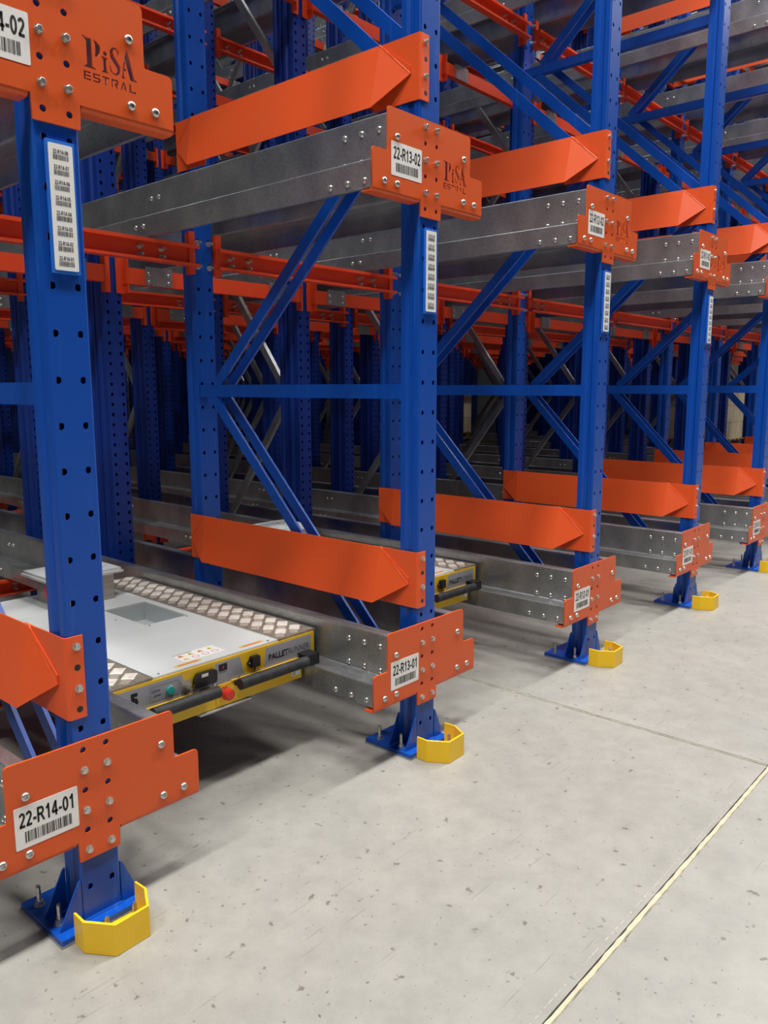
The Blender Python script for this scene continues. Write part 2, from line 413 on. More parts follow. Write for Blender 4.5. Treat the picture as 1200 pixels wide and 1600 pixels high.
def foot_mesh(front=True):
    bm = bmesh.new(); box(bm, -.132, .112, -.034, .203, .006, .02)
    for y in (.0, .086):
        prism(bm, [(-.057, .14), (-.057, .02), (-.118, .02), (-.116, .032), (-.064, .135)], y, y + .006, 'y')
        prism(bm, [(.057, .14), (.057, .02), (.102, .02), (.10, .05), (.064, .135)], y, y + .006, 'y')
    # weld seam
    cyl(bm, (-.057, -.002, .021), (.057, -.002, .021), .004, 6)
    return finish(bm, 'base_plate', BLUE)
FOOT = foot_mesh()
bm = bmesh.new(); box(bm, -.135, .115, -.037, .206, 0, .006); SHIM = finish(bm, 'shim', GALV)
def anchor():
    bm = bmesh.new(); cyl(bm, (0, 0, 0), (0, 0, .003), .015, 14); cyl(bm, (0, 0, .003), (0, 0, .015), .0115, 6)
    for i in range(9): cyl(bm, (0, 0, .015 + i * .0045), (0, 0, .0195 + i * .0045), .0066, 10, r2=.0058)
    cyl(bm, (0, 0, .0555), (0, 0, .059), .006, 10, r2=.004)
    return finish(bm, 'anchor_bolt', ZINC)
ANCH = anchor()

def make_front_frame():
    r = thing('upright_frame', 'x', 'rack frame')
    obj('post', FRONT_POST, r, (0, 0, 0)); obj('post', FRONT_POST, r, (0, 1.365, 0))
    for m_ in HBARS: obj('horizontal_brace', m_, r)
    for m_ in DBARS: obj('diagonal_brace', m_, r)
    for y in (0, 1.365):
        f = obj('base_plate', FOOT, r, (0, y, 0)); obj('shim', SHIM, f); f.scale.z = 1 if y == 0 else .8
        for ax, ay in ((-.102, .04), (-.102, .155), (.088, .155)) : obj('anchor_bolt', ANCH, r, (ax, y + ay, .0202))
    return r
def make_deep_frame():
    r = thing('upright_frame', 'x', 'rack frame')
    obj('post', DEEP_POST, r, (0, 0, 0)); obj('post', DEEP_POST, r, (0, .95, 0))
    for m_ in GBARS: obj('diagonal_brace', m_, r, label='galvanised grey diagonal bar')
    return r
ff = df = None
for k in range(NR):
    if k < 10:
        if ff is None: ff = make_front_frame(); o = ff
        else: o = copy_tree(ff)
        o.location = (XS[k], 0, 0)
        o['label'] = f'tall blue front frame of the {ROW[k]} row, with diagonal braces' if k < 4 else f'tall blue front frame, {ROW[k]}, with diagonal braces'
    for j, (y0, y1) in enumerate(FR):
        if j == 0: continue
        pts = [(XS[k] + dx, y, z) for dx in (-.06, .06) for y in (y0, y1 + .19) for z in (0, 1.4, 6)]
        if not seen(pts, 60): continue
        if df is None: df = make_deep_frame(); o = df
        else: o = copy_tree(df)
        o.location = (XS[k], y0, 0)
        o['label'] = f'shaded blue perforated frame with grey braces, {ROW[k]} row, {ORD[j]} from the aisle'

# ------------------------------------------------------------------ bolts
def hexbolt():
    bm = bmesh.new(); cyl(bm, (0, 0, 0), (0, -.0015, 0), .0105, 14); cyl(bm, (0, -.0015, 0), (0, -.0085, 0), .0088, 6); cyl(bm, (0, -.0085, 0), (0, -.0095, 0), .0088, 6, r2=.0072)
    return finish(bm, 'bolt', ZINC)
def domebolt():
    bm = bmesh.new(); rs = ((.0115, 0), (.0112, -.0025), (.0095, -.0052), (.0062, -.0072), (.0048, -.0074), (.0040, -.0050)); n = 14; prev = None
    for r, y in rs:
        cur = [bm.verts.new((r * math.cos(2 * math.pi * i / n), y, r * math.sin(2 * math.pi * i / n))) for i in range(n)]
        if prev:
            for i in range(n): bm.faces.new((prev[i], prev[(i + 1) % n], cur[(i + 1) % n], cur[i]))
        prev = cur
    bm.faces.new(prev); return finish(bm, 'bolt', ZINC, smooth=True)
def studbolt():   # threaded end with a nut, sticks out
    bm = bmesh.new(); cyl(bm, (0, 0, 0), (0, -.002, 0), .013, 12); cyl(bm, (0, -.002, 0), (0, -.013, 0), .0108, 6); cyl(bm, (0, -.013, 0), (0, -.03, 0), .0065, 10)
    return finish(bm, 'bolt', ZINC)
HEX, DOME, STUD = hexbolt(), domebolt(), studbolt()

# ------------------------------------------------------------------ end plates
def logo_loops():
    o = []
    # upper line: serif letters cut through the plate
    o.append([(0, 1.0), (.05, 1.02), (.2, .98), (.36, .98), (.36, .08), (.44, .05), (.52, .0), (.04, .0), (.1, .06), (.17, .1), (.17, .86), (.1, .93)])
    o.append([(.43, .98), (.56, .95), (.66, .86), (.70, .74), (.68, .6), (.6, .48), (.49, .43), (.47, .48), (.5, .6), (.5, .84)])
    o.append([(.70, .52), (.78, .54), (.95, .50), (.90, .44), (.90, .08), (.98, 0), (.70, 0), (.78, .08), (.78, .42)])
    o.append(circle(.86, .64, .075, 12))
    o.append(stroke([(1.37, .68), (1.36, .84), (1.28, .93), (1.17, .90), (1.10, .78), (1.13, .62), (1.24, .48), (1.36, .34), (1.38, .18), (1.28, .06), (1.13, .06), (1.05, .14), (1.03, .30)],
                    [.03, .07, .05, .09, .13, .16, .17, .16, .13, .07, .045, .06, .03]))
    o.append([(1.69, 1.0), (1.73, 1.0), (1.97, .08), (2.06, .05), (2.07, 0), (1.80, 0), (1.80, .05), (1.60, .70)])
    o.append([(1.46, 0), (1.60, 0), (1.60, .04), (1.55, .08), (1.57, .27), (1.66, .29), (1.66, .34), (1.58, .35), (1.62, .55), (1.58, .60), (1.49, .08), (1.46, .04)])
    k = 1
    def T(l): return [(.072 + p[0] * .0695, .068 * p[1] + 2.1755 - DZ) for p in l]
    up = [T(l) for l in o]
    e = []
    E_ = [(0, 0), (1, 0), (1, .18), (.28, .18), (.28, .41), (1, .41), (1, .59), (.28, .59), (.28, .82), (1, .82), (1, 1), (0, 1)]
    S_ = [(0, 0), (1, 0), (1, .59), (.25, .59), (.25, .82), (1, .82), (1, 1), (0, 1), (0, .41), (.75, .41), (.75, .18), (0, .18)]
    T_ = [(.36, 0), (.64, 0), (.64, .8), (1, .8), (1, 1), (0, 1), (0, .8), (.36, .8)]
    R_ = [(0, 0), (.24, 0), (.24, .8), (.76, .8), (.76, .56), (.42, .56), (.42, .42), (.72, 0), (1, 0), (.76, .4), (1, .44), (1, 1), (0, 1)]
    A_ = [(0, 0), (.24, 0), (.34, .22), (.68, .22), (.56, .5), (.7, .5), (.78, .0), (1, 0), (.62, 1), (.38, 1)]
    A_ = [(0, 0), (.24, 0), (.5, .66), (.60, .40), (.42, .40), (.36, .24), (.67, .24), (.76, 0), (1, 0), (.62, 1), (.38, 1)]
    L_ = [(0, 0), (1, 0), (1, .2), (.28, .2), (.28, 1), (0, 1)]
    for i, l in enumerate((E_, S_, T_, R_, A_, L_)):
        x = .0735 + i * .0240; e.append([(x + p[0] * .0185, 2.1475 - DZ + p[1] * .0195) for p in l])
    return up + e
ZT, ZS, ZB, ZU = .5225, .379, .250, .193
HOLEZ = [HZ + HP / 2 * i for i in range(2, 8)]
def plate_mesh(logo, bolts_odd):
    out = rounded([(-.235, ZT), (.238, ZT), (.238, ZS), (.318, ZS), (.318, ZB), (.060, ZB), (.058, ZU), (-.057, ZU), (-.059, ZB), (-.313, ZB), (-.313, ZS), (-.235, ZS)],
                  [.014, .014, .006, .014, 0, .0, .002, .002, .0, 0, .014, .006])
    loops = [out]
    for i, z in enumerate(HOLEZ):
        isb = (i % 2 == 0) if not bolts_odd else (i % 2 == 1)
        if not isb:
            for x in (-.032, .032): loops.append(circle(x, z, .0082))
    if logo: loops += logo_loops()
    me = sheet(loops, .006, 'end_plate', ORG)
    bm = bmesh.new(); bm.from_mesh(me)
    # lower edge bent backwards on a rounded fold, with rounded outer corners
    arc = [(-.006, ZB), (-.006 + .0015, ZB - .006), (.0, ZB - .0105), (.006, ZB - .012), (.045, ZB - .012)]
    for xa, xb in ((-.313, -.064), (.064, .318)):
        prism(bm, thin(arc, .006), xa, xb, 'x')
    me2 = bpy.data.meshes.new('end_plate'); bm.to_mesh(me2); bm.free(); me2.materials.append(ORG); return me2
PL1, PL2 = plate_mesh(False, False), plate_mesh(True, True)
def sticker_mesh():
    return sheet([rounded([(-.082, -.055), (.082, -.055), (.082, .055), (-.082, .055)], .004, 3)], .0006, 'code_sticker', PLATE)
STK = sticker_mesh()
def code_print(s):
    bm = bmesh.new(); code_text(bm, s, .144, .040, -.071, 0, .0)
    barcode(bm, -.058, .062, -.041, -.012, s)
    me = bpy.data.meshes.new('printed_code'); bm.to_mesh(me); bm.free(); me.materials.append(INK); return me
ROWNAME = {k: f'22-R{14 - k:02d}' for k in range(NR)}
for k in range(0, 7):
    for l in range(0, 3):
        z0 = l * DZ
        if not seen([(XS[k] + dx, 0, z0 + z) for dx in (-.3, .3) for z in (.19, .52)], 250): continue
        code = f'{ROWNAME[k]}-{l + 1:02d}'
        if l == 0: lab = f'orange steel end plate reading {code} bolted near the post foot'
        else: lab = f'orange steel end plate reading {code} with cut-out lettering'
        p = thing('end_plate', lab, 'end plate', (XS[k], -.0005, z0), 'orange plates on the front posts')
        obj('plate', PL1 if l == 0 else PL2, p)
        for i, z in enumerate(HOLEZ):
            if (i % 2 == 0) == (l == 0):
                for x in (-.032, .032): obj('bolt', HEX, p, (x, -.006, z), (0, random.uniform(0, 1), 0))
        for x, z in ((-.187, .432), (-.253, .279), (-.187, .279), (.197, .434), (.197, .281), (.265, .281)):
            obj('bolt', DOME, p, (x, -.006, z))
        zs = .354 if l == 0 else .3595
        s = obj('code_sticker', STK, p, (-.136, -.0061, zs), label='white barcode sticker')
        obj('printed_code', code_print(code), s, (0, -.0009, 0))

# ------------------------------------------------------------------ label strips on the posts
def strip(k):
    rn = ROWNAME[k]
    r = thing('label_strip', f'upright blue holder with eight white {rn} barcode labels on the post', 'label strip', (XS[k], -.0002, 0), 'label strips on the front posts')
    hb = bmesh.new(); box(hb, -.032, .037, -.008, 0, 1.693, 1.993); obj('holder', finish(hb, 'holder', STRIPB), r)
    bm = bmesh.new(); prism(bm, rounded([(-.027, 1.700), (.032, 1.700), (.032, 1.985), (-.027, 1.985)], .004, 3), -.0092, -.008, 'y'); obj('paper', finish(bm, 'paper', PLATE), r)
    bm = bmesh.new()
    for i in range(8):
        z = 1.7215 + i * .0343 - .012
        code_text(bm, f'{rn}-{i + 1:02d}', .037, .0095, -.016, 0, z + .0132)
        barcode(bm, -.0165, .0215, z, z + .0115, i + k * 10)
    me = bpy.data.meshes.new('printed_codes'); bm.to_mesh(me); bm.free(); me.materials.append(INKG); obj('printed_codes', me, r, (0, -.0095, 0))
for k in range(5): strip(k)

# ------------------------------------------------------------------ column guards
def guard(k):
    r = thing('column_guard', f'yellow bent steel foot guard in front of the {ROWNAME[k]} post', 'column guard', (XS[k], 0, 0), 'yellow foot guards')
    pts = [(-.101, -.0385), (-.104, -.09), (-.055, -.163), (.045, -.158), (.082, -.088), (.080, -.0385)]
    bm = bmesh.new(); prism(bm, thin(pts, .006), 0.0005, .088)
    bmesh.ops.bevel(bm, geom=[e for e in bm.edges if abs(e.verts[0].co.z - e.verts[1].co.z) < .001], offset=.001, segments=1, affect='EDGES')
    obj('guard_wall', finish(bm, 'guard_wall', YEL), r)
    inn = [(-.096, -.039), (-.097, -.088), (-.052, -.156), (.042, -.152), (.075, -.086), (.074, -.039)]
    bm = bmesh.new(); prism(bm, inn, .0005, .005); obj('foot_flange', finish(bm, 'foot_flange', YEL), r)
    for x in (-.035, .045): obj('anchor_bolt', ANCH, r, (x, -.085, .005))
for k in range(5): guard(k)

# ------------------------------------------------------------------ entry guides (inclined orange panels)
def guide_parts():
    zt, zb = .803, .585; o_ = .045; x0 = -.0605
    bm = bmesh.new()
    A = [(-.0135, -.0005), (-.0545, -.0005), (-.0585, .003), (-.0585, .215)]
    prism(bm, thin(A, .0045)[::1], zb, zt)
    br = finish(bm, 'front_bracket', ORGG)
    bm = bmesh.new(); prism(bm, [(-.0585, 1.24), (-.0585, 1.456), (-.063, 1.456), (-.063, 1.24)], zb, zt); rb = finish(bm, 'rear_bracket', ORGG)
    bm = bmesh.new(); t = Vector((.004, 0, 0)); x0 = -.0675
    top0, top1 = Vector((x0, .18, zt)), Vector((x0, 1.33, zt)); b0, b1 = Vector((x0 - o_, .185, zb)), Vector((x0 - o_, 1.31, zb))
    t0a, t0b = Vector((x0, .036, .70)), Vector((x0, .036, .675)); t1a, t1b = Vector((x0, 1.445, .70)), Vector((x0, 1.445, .675))
    f = [[top0, top1, b1, b0], [top0, b0, t0b, t0a], [top1, t1a, t1b, b1]]
    vd = {}
    def V(p):
        key = tuple(round(c, 5) for c in p)
        if key not in vd: vd[key] = bm.verts.new(p)
        return vd[key]
    allp = [top0, top1, b1, b0, t0a, t0b, t1a, t1b]
    for fc in f:
        bm.faces.new([V(p) for p in fc]); bm.faces.new([V(p + t) for p in fc[::-1]])
    loop = [top0, t0a, t0b, b0, b1, t1b, t1a, top1]
    for i in range(8):
        a, b = loop[i], loop[(i + 1) % 8]; bm.faces.new((V(a), V(b), V(b + t), V(a + t)))
    pn = finish(bm, 'guide_panel', ORGG)
    ws = []
    for a, b in ((top0, t0b), (top1, t1a)):
        n = 12; bm = bmesh.new()
        for i in range(n):
            p = a.lerp(b, i / n) + Vector((.001, 0, 0)); q = a.lerp(b, (i + 1) / n) + Vector((.001, 0, 0))
            cyl(bm, p, q, .0032 + .001 * random.random(), 6, r2=.0028)
        bmesh.ops.remove_doubles(bm, verts=bm.verts, dist=.0015); ws.append(finish(bm, 'weld_bead', ORGG))
    return br, rb, pn, ws
GB, GR, GP, GW = guide_parts()
gproto = None
for k in range(0, 10):
    for l in range(0, 3):
        z0 = l * DZ
        if not seen([(XS[k] - .1, y, z0 + z) for y in (0, 1.4) for z in (.58, .8)], 200): continue
        if gproto is None:
            g = gproto = thing('pallet_guide', 'x', 'pallet guide', (0, 0, 0), 'orange pallet guides')
            obj('front_bracket', GB, g); obj('rear_bracket', GR, g); obj('guide_panel', GP, g); [obj('weld_bead', w_, g) for w_ in GW]
            for z in (.7763, .6653): obj('bolt', HEX, g, (-.032, -.005, z))
            for z in (.7208, .6098):
                bm = bmesh.new(); cyl(bm, (-.032, -.0052, z), (-.032, -.004, z), .0085, 14); obj('bolt_hole', finish(bm, 'bolt_hole', BLACK), g)
        else: g = copy_tree(gproto)
        g.location = (XS[k], 0, z0)
        nm = ROWNAME[k] if k < 5 else f'{ORD[k]} from left'
        g['label'] = f'inclined orange guide panel on the {nm} frame above the {LEV[l]} level plate'

# ------------------------------------------------------------------ rails
def rail_mesh(s, y1):
    # seen from the front; web at .215, running ledge out to .30, lip down; s=-1 left of the post, +1 right
    p = [(.168, .498), (.168, .507), (.171, .51), (.208, .51), (.212, .509), (.2145, .506), (.215, .502), (.215, .353), (.2165, .3485), (.220, .346), (.224, .345), (.294, .345), (.2985, .344), (.3005, .3415), (.301, .337), (.301, .254), (.298, .252), (.285, .252)]
    path = [(s * x, z) for x, z in p]
    bm = bmesh.new(); L = thin(path, .003 if s < 0 else -.003) if False else thin(path, .003 * (-1 if s > 0 else 1))
    n = 24; rings = []
    for i in range(n + 1):
        y = .004 + (y1 - .004) * i / n; rings.append([bm.verts.new((a, y, b)) for a, b in L])
    m_ = len(L)
    for i in range(n):
        for j in range(m_): bm.faces.new((rings[i][j], rings[i][(j + 1) % m_], rings[i + 1][(j + 1) % m_], rings[i + 1][j]))
    bm.faces.new(rings[0][::-1]); bm.faces.new(rings[-1])
    return finish(bm, 'rail', GALV)
RL, RR = rail_mesh(-1, YEND), rail_mesh(1, YEND)
def rail_bolts(s, n):
    o = []
    for y in (.05, .132, .213): o += [(s * .2152, y, .46), (s * .2152, y, .365)]
    for y in (.041, .12, .203): o.append((s * .3012, y, .277))
    return o
def joined_rail_bolts(s):
    bm = bmesh.new()
    for (y0, y1) in FR[:5]:
        for yy in ((y1,) if y0 == 0 else (y0, y1)):
            for dy in (-.03, .03):
                for z, x in ((.44, .2152), (.30, .3012)):
                    M = Matrix.Translation((s * x, yy + .05 + dy, z)) @ Matrix.Rotation(-s * -math.pi / 2, 4, 'Z')
                    bm_add(bm, DOME, M)
    me = bpy.data.meshes.new('splice_bolts'); bm.to_mesh(me); bm.free(); me.materials.append(ZINC); return me
SB = {-1: joined_rail_bolts(-1), 1: joined_rail_bolts(1)}
for k in range(NR):
    for l in range(NL):
        for s in (-1, 1):
            if not seen([(XS[k] + s * .25, y, l * DZ + z) for y in (0, 1, 2, 4, 8, YEND) for z in (.25, .51)], 60): continue
            side = 'left' if s < 0 else 'right'
            rw = ROWNAME[k] + ' posts' if k < 5 else f'posts {ORD[k]} from left'
            r = thing('shuttle_rail', f'long galvanised rail on the {side} side of the {rw}, {LEV[l]} level', 'rail', (XS[k], 0, l * DZ), 'galvanised rails')
            obj('rail', RL if s < 0 else RR, r); 
            if k < 8: obj('splice_bolts', SB[s], r)
            if s < 0 and k < 6:
                for p in rail_bolts(s, 0): obj('bolt', DOME, r, p, (0, 0, -s * -math.pi / 2))

# ------------------------------------------------------------------ cross beams
def beam_mesh(L, kind, full):
    """beam between two posts; x from 0 to L, z centred on 2.028"""
    z0, z1 = 1.985, 2.072
    bm = bmesh.new()
    if kind == 'c':      # channel open toward the aisle
        prism(bm, thin([(-.052, z1 - .012), (-.052, z1), (-.012, z1), (-.012, z0), (-.052, z0), (-.052, z0 + .008)], .004), 0, L, 'x')
    else:
        prism(bm, [(-.05, z0), (-.05, z1), (-.004, z1), (-.004, z0)], 0, L, 'x')
    if full: return bm
    return finish(bm, 'beam', ORGB)
def bracket_mesh(kind, s):
    """bracket at a post: s=+1 the post is to the right of it"""
    bm = bmesh.new()
    if kind == 'c':
        box(bm, *( (-.034, -.001) if s > 0 else (.001, .034)), -.020, -.006, 1.952, 2.142)
        box(bm, *( (-.006, -.001) if s > 0 else (.001, .006)), -.006, .05, 1.952, 2.142)
    else:
        a, b = (-.012, .040) if s > 0 else (-.040, .012)
        box(bm, a, b, -.012, -.006, 1.935, 2.128)
        box(bm, *((-.012, -.006) if s > 0 else (.006, .012)), -.055, -.006, 1.935, 2.128)
    return finish(bm, 'end_bracket', ORGB)
BR = {(kd, s): bracket_mesh(kd, s) for kd in 'cf' for s in (-1, 1)}
bm = bmesh.new(); box(bm, -.085, .085, -.058, -.053, 1.985, 2.0865)
for x in (-.062, .062):
    for z in (2.005, 2.048): bm_add(bm, DOME, Matrix.Translation((x, -.058, z)))
CLIP = finish(bm, 'rail_clip', GALV, ZINC)
bm = bmesh.new()
for x in (0, .11):
    for z in (2.005, 2.040): bm_add(bm, STUD, Matrix.Translation((x, -.016, z)) @ Matrix.Scale(.7, 4))
PAIR = bpy.data.meshes.new('bolt'); bm.to_mesh(PAIR); bm.free(); PAIR.materials.append(ZINC)
bmeshes = {}
def beam_thing(k, y, kind, l, lab, detail):
    xa, xb = XS[k] + .058, XS[k + 1] - .058; L = xb - xa
    key = (round(L, 3), kind)
    if detail:
        if key not in bmeshes: bmeshes[key] = beam_mesh(L, kind, False)
        r = thing('cross_beam', lab, 'beam', (xa, y, (l - 1) * DZ), 'orange cross beams')
        obj('beam', bmeshes[key], r); obj('end_bracket', BR[kind, -1], r); obj('end_bracket', BR[kind, 1], r, (L, 0, 0))
        if kind == 'c':
            for x in (.09, L - .29):
                for dx in (0, .11):
                    for z in (2.007, 2.043): obj('bolt', STUD, r, (x + dx, -.012, z))
        else:
            for x in (.2, L - .2): obj('rail_clip', CLIP, r, (x, 0, 0), label='galvanised rail clip')
        return
    key = key + ('j',)
    if key not in bmeshes:
        bm = beam_mesh(L, kind, True); bm_add(bm, BR[kind, -1]); bm_add(bm, BR[kind, 1], Matrix.Translation((L, 0, 0)))
        bmesh.ops.recalc_face_normals(bm, faces=bm.faces)
        n = len(bm.faces)
        if kind == 'f':
            for x in (.2, L - .2): box(bm, x - .085, x + .085, -.058, -.053, 1.985, 2.0865, 1)
        me = bpy.data.meshes.new('cross_beam'); bm.to_mesh(me); bm.free(); me.materials.append(ORGB); me.materials.append(GALV); bmeshes[key] = me
    return thing('cross_beam', lab, 'beam', (xa, y, (l - 1) * DZ), 'orange cross beams', bmeshes[key])
cand = []
for k in range(NR - 1):
    for j, (y0, y1) in enumerate(FR):
        for q, (y, kind) in enumerate(((y0, 'f'), (y1, 'c'))):
            if j == 0 and q == 0: continue
            for l in range(0, 4):
                z = 2.03 + (l - 1) * DZ
                pts = [(XS[k] + dx, y, z) for dx in (0, .7, 1.4)]
                if not seen(pts, 10): continue
                d = (Vector(pts[1]) - CAM).length; cand.append((d, k, j, q, y, kind, l))
cand.sort()
rest = bmesh.new(); nrest = 0
for i, (d, k, j, q, y, kind, l) in enumerate(cand):
    line = 2 * j + q    # 1 = second posts
    a = ROWNAME[k] if k < 4 else ORD[k]; b_ = ROWNAME[k + 1] if k + 1 < 4 else ORD[k + 1]
    lab = f'orange cross beam between {a} and {b_} rows, {ORD[line]} post line back, {LEV[l]} level'
    if i < 290: beam_thing(k, y, kind, l, lab, d < 7.5)
    else:
        xa, xb = XS[k] + .058, XS[k + 1] - .058; z = 2.03 + (l - 1) * DZ
        box(rest, xa, xb, y - .05, y - .004, z - .043, z + .043); nrest += 1
if nrest: thing('cross_beam', 'the most distant small orange cross beams deep inside the racking', 'beam', me=finish(rest, 'far_beams', ORGB))['kind'] = 'stuff'
else: rest.free()
# threaded bolt ends on the second posts
for k in range(0, 9):
    for l in range(1, 4):
        if not seen([(XS[k], 1.365, 2.05 + (l - 1) * DZ)], 20): continue
        t_ = [ch for o in C.objects if o.name.startswith('upright_frame') and abs(o.location.x - XS[k]) < .01 and abs(o.location.y) < .01 for ch in [o]]
        if t_:
            for x in (-.032, .032):
                for z in (2.098, 1.988): obj('bolt', STUD, t_[0], (x, 1.3645, z + (l - 1) * DZ))

# ------------------------------------------------------------------ pallet shuttle
def tread_pads(x0, x1, y0, y1, z):
    """raised pads in a basket pattern"""
    bm = bmesh.new(); a = .027; d = a * .5; i = 0; u = Vector((1, 1, 0)).normalized(); v = Vector((-1, 1, 0)).normalized()
    st = .052; nx = int((x1 - x0 + y1 - y0) / st) + 4
    for p in range(-nx, nx):
        for q in range(-nx, nx):
            c = Vector((x0, y0, 0)) + u * (p * st) + v * (q * st)
            if not (x0 + .008 < c.x < x1 - .008 and y0 + .01 < c.y < y1 - .01): continue
            smooth = (p + q) % 2 == 0
            if smooth:
                L, W_ = u * .030, v * .021
                pts = [c - L - W_, c + L - W_, c + L + W_, c - L + W_]
                pts = [Vector((min(max(t.x, x0 + .003), x1 - .003), min(max(t.y, y0 + .003), y1 - .003), 0)) for t in pts]
                lo = [bm.verts.new((t.x, t.y, z)) for t in pts]; hi = [bm.verts.new((c.x + (t.x - c.x) * .82, c.y + (t.y - c.y) * .82, z + .0022)) for t in pts]
                for k in range(4): bm.faces.new((lo[k], lo[(k + 1) % 4], hi[(k + 1) % 4], hi[k]))
                bm.faces.new(hi)
            else:
                for w in range(-2, 3):
                    cc = c + u * (w * .0095); L, W_ = v * .017, u * .0028
                    pts = [cc - L - W_, cc - L + W_, cc + L + W_, cc + L - W_]
                    if any(not (x0 + .003 < t.x < x1 - .003 and y0 + .003 < t.y < y1 - .003) for t in pts): continue
                    lo = [bm.verts.new((t.x, t.y, z)) for t in pts]; hi = [bm.verts.new((cc.x + (t.x - cc.x) * .7, cc.y + (t.y - cc.y) * .7, z + .0014)) for t in pts]
                    for k in range(4): bm.faces.new((lo[k], lo[(k + 1) % 4], hi[(k + 1) % 4], hi[k])).material_index = 1
                    bm.faces.new(hi).material_index = 1
    return finish(bm, 'tread_pads', PAD, PADR)
def make_shuttle():
    r = thing('pallet_shuttle', 'flat grey and yellow pallet shuttle cart on rails between the 22-R14 and 22-R13 posts', 'shuttle cart', (0, 0, 0), 'pallet shuttles')
    Y0, Y1, X0, X1, ZT_ = .39, 1.75, .235, 1.172, .465
    def part(name, bm, *m_, **kw): return obj(name, finish(bm, name, *m_), kw.pop('parent', r), kw.pop('loc', (0, 0, 0)), **kw)
    # body side beams and underside, leaving the pit open
    bm = bmesh.new(); box(bm, X0, .425, Y0 + .006, Y1, .352, .458); box(bm, .977, X1, Y0 + .006, Y1, .352, .458)
    box(bm, .425, .977, Y0 + .006, Y1, .285, .38); part('chassis', bm, PANG)
    # four wheels on the rail ledges
    for x in (.262, 1.118):
        for y in (.62, .95, 1.3, 1.6):
            bm = bmesh.new(); cyl(bm, (x, y, .3915), (x + .03, y, .3915), .044, 20); part('wheel', bm, RUB)
    # top cover with pit
    bm = bmesh.new(); px0, px1, py0, py1 = .742, .943, .94, 1.27; cx0, cx1 = .427, .975
    for a, b, c, d in ((cx0, cx1, Y0 + .002, py0), (cx0, cx1, py1, Y1), (cx0, px0, py0, py1), (px1, cx1, py0, py1)): box(bm, a, b, c, d, .458, ZT_)
    bmesh.ops.remove_doubles(bm, verts=bm.verts, dist=.0001)
    for x in (cx0, cx1 - .004): box(bm, x, x + .004, Y0 + .002, Y1, ZT_, ZT_ + .002)
    box(bm, cx0 + .002, px0 - .02, 1.39, 1.395, ZT_, ZT_ + .0015)
    part('top_cover', bm, SHG)
    bm = bmesh.new(); t = .003
    box(bm, px0 - t, px0, py0, py1, .38, .458); box(bm, px1, px1 + t, py0, py1, .38, .458); box(bm, px0, px1, py0 - t, py0, .38, .458); box(bm, px0, px1, py1, py1 + t, .38, .458); box(bm, px0, px1, py0, py1, .378, .381)
    part('recessed_pit', bm, PIT_)
    for a, b in ((X0, .423), (.979, X1)):
        bm = bmesh.new(); box(bm, a, b, Y0, Y1, .4585, ZT_ + .001); pl = part('tread_plate', bm, TREAD, label='bright chequered tread plate')
        obj('tread_pads', tread_pads(a, b, Y0, Y1, ZT_ + .001), pl, kind='stuff')
    # lift block behind
    b = bmesh.new(); box(b, .635, .885, 1.425, 1.66, ZT_, .580); blk = part('sensor_block', b, STEEL, label='brushed steel block with white lid')
    b = bmesh.new(); box(b, .592, .945, 1.44, 1.722, .578, .588); box(b, .60, .937, 1.448, 1.712, .588, .600); part('block_lid', b, SHG, parent=blk)
    b = bmesh.new(); r_ = random.Random(4)
    for i in range(26): 
        x, y = r_.uniform(.66, .9), r_.uniform(1.49, 1.67); a_ = r_.uniform(.008, .022); box(b, x, x + a_, y, y + .008, .600, .6012)
    part('lid_marks', b, PIT_, parent=blk)
    b = bmesh.new(); box(b, .61, .634, 1.50, 1.54, .50, .553); part('red_connector', b, RED, parent=blk)
    b = bmesh.new(); box(b, .615, .634, 1.455, 1.49, .488, .54); [cyl(b, (.622, 1.46 + i * .012, .54), (.63, 1.47 + i * .012, .576), .003, 6, 1) for i in range(5)]; part('white_connector', b, SHG, BLACK, parent=blk)
    # front face: a yellow box section
    yf = Y0
    b = bmesh.new(); box(b, X0, 1.160, yf - .004, yf + .006, .352, .4575); part('front_panel', b, YEL, label='yellow front panel')
    b = bmesh.new(); prism(b, [(.475, .284), (1.088, .284), (1.090, .335), (1.088, .35), (.475, .35)], yf - .006, yf + .02, 'y'); part('lower_panel', b, YEL)
    b = bmesh.new(); box(b, .33, 1.07, yf + .02, Y1 - .05, .290, .350); part('under_frame', b, BLACK)
    b = bmesh.new(); box(b, .60, .83, yf - .012, yf + .1, .274, .281); part('white_strip', b, SHG)
    # grey stickers on the face, cut-outs of yellow between them
    y = yf - .0048
    b = bmesh.new()
    prism(b, [(.25, .362), (.555, .362), (.535, .449), (.25, .449)][::1], y, yf - .004, 'y')
    prism(b, [(.535, .362), (.68, .362), (.68, .385), (.545, .385)], y, yf - .004, 'y')
    prism(b, [(.675, .362), (.905, .362), (.895, .375), (.805, .375), (.785, .449), (.675, .449)], y, yf - .004, 'y')
    prism(b, rounded([(.898, .362), (1.143, .362), (1.143, .450), (.91, .450)], .005, 2), y, yf - .004, 'y')
    part('face_sticker', b, PANG, label='grey sticker panel')
    b = bmesh.new(); bm_add(b, text('PALLET', .1, .024, .03), Matrix.Translation((.922, y - .0004, .396))); bm_add(b, text('RUNNER', .108, .024, -.012), Matrix.Translation((1.024, y - .0004, .396)))
    me = bpy.data.meshes.new('lettering'); b.to_mesh(me); b.free(); me.materials.append(INK); obj('lettering', me, r)
    b = bmesh.new(); bm_add(b, text('5', .03, .05, .06), Matrix.Translation((.335, y - .0004, .385))); bm_add(b, text('Lithium', .032, .011, 0), Matrix.Translation((.415, y - .0004, .415))); bm_add(b, text('power', .028, .010, 0), Matrix.Translation((.423, y - .0004, .396)))
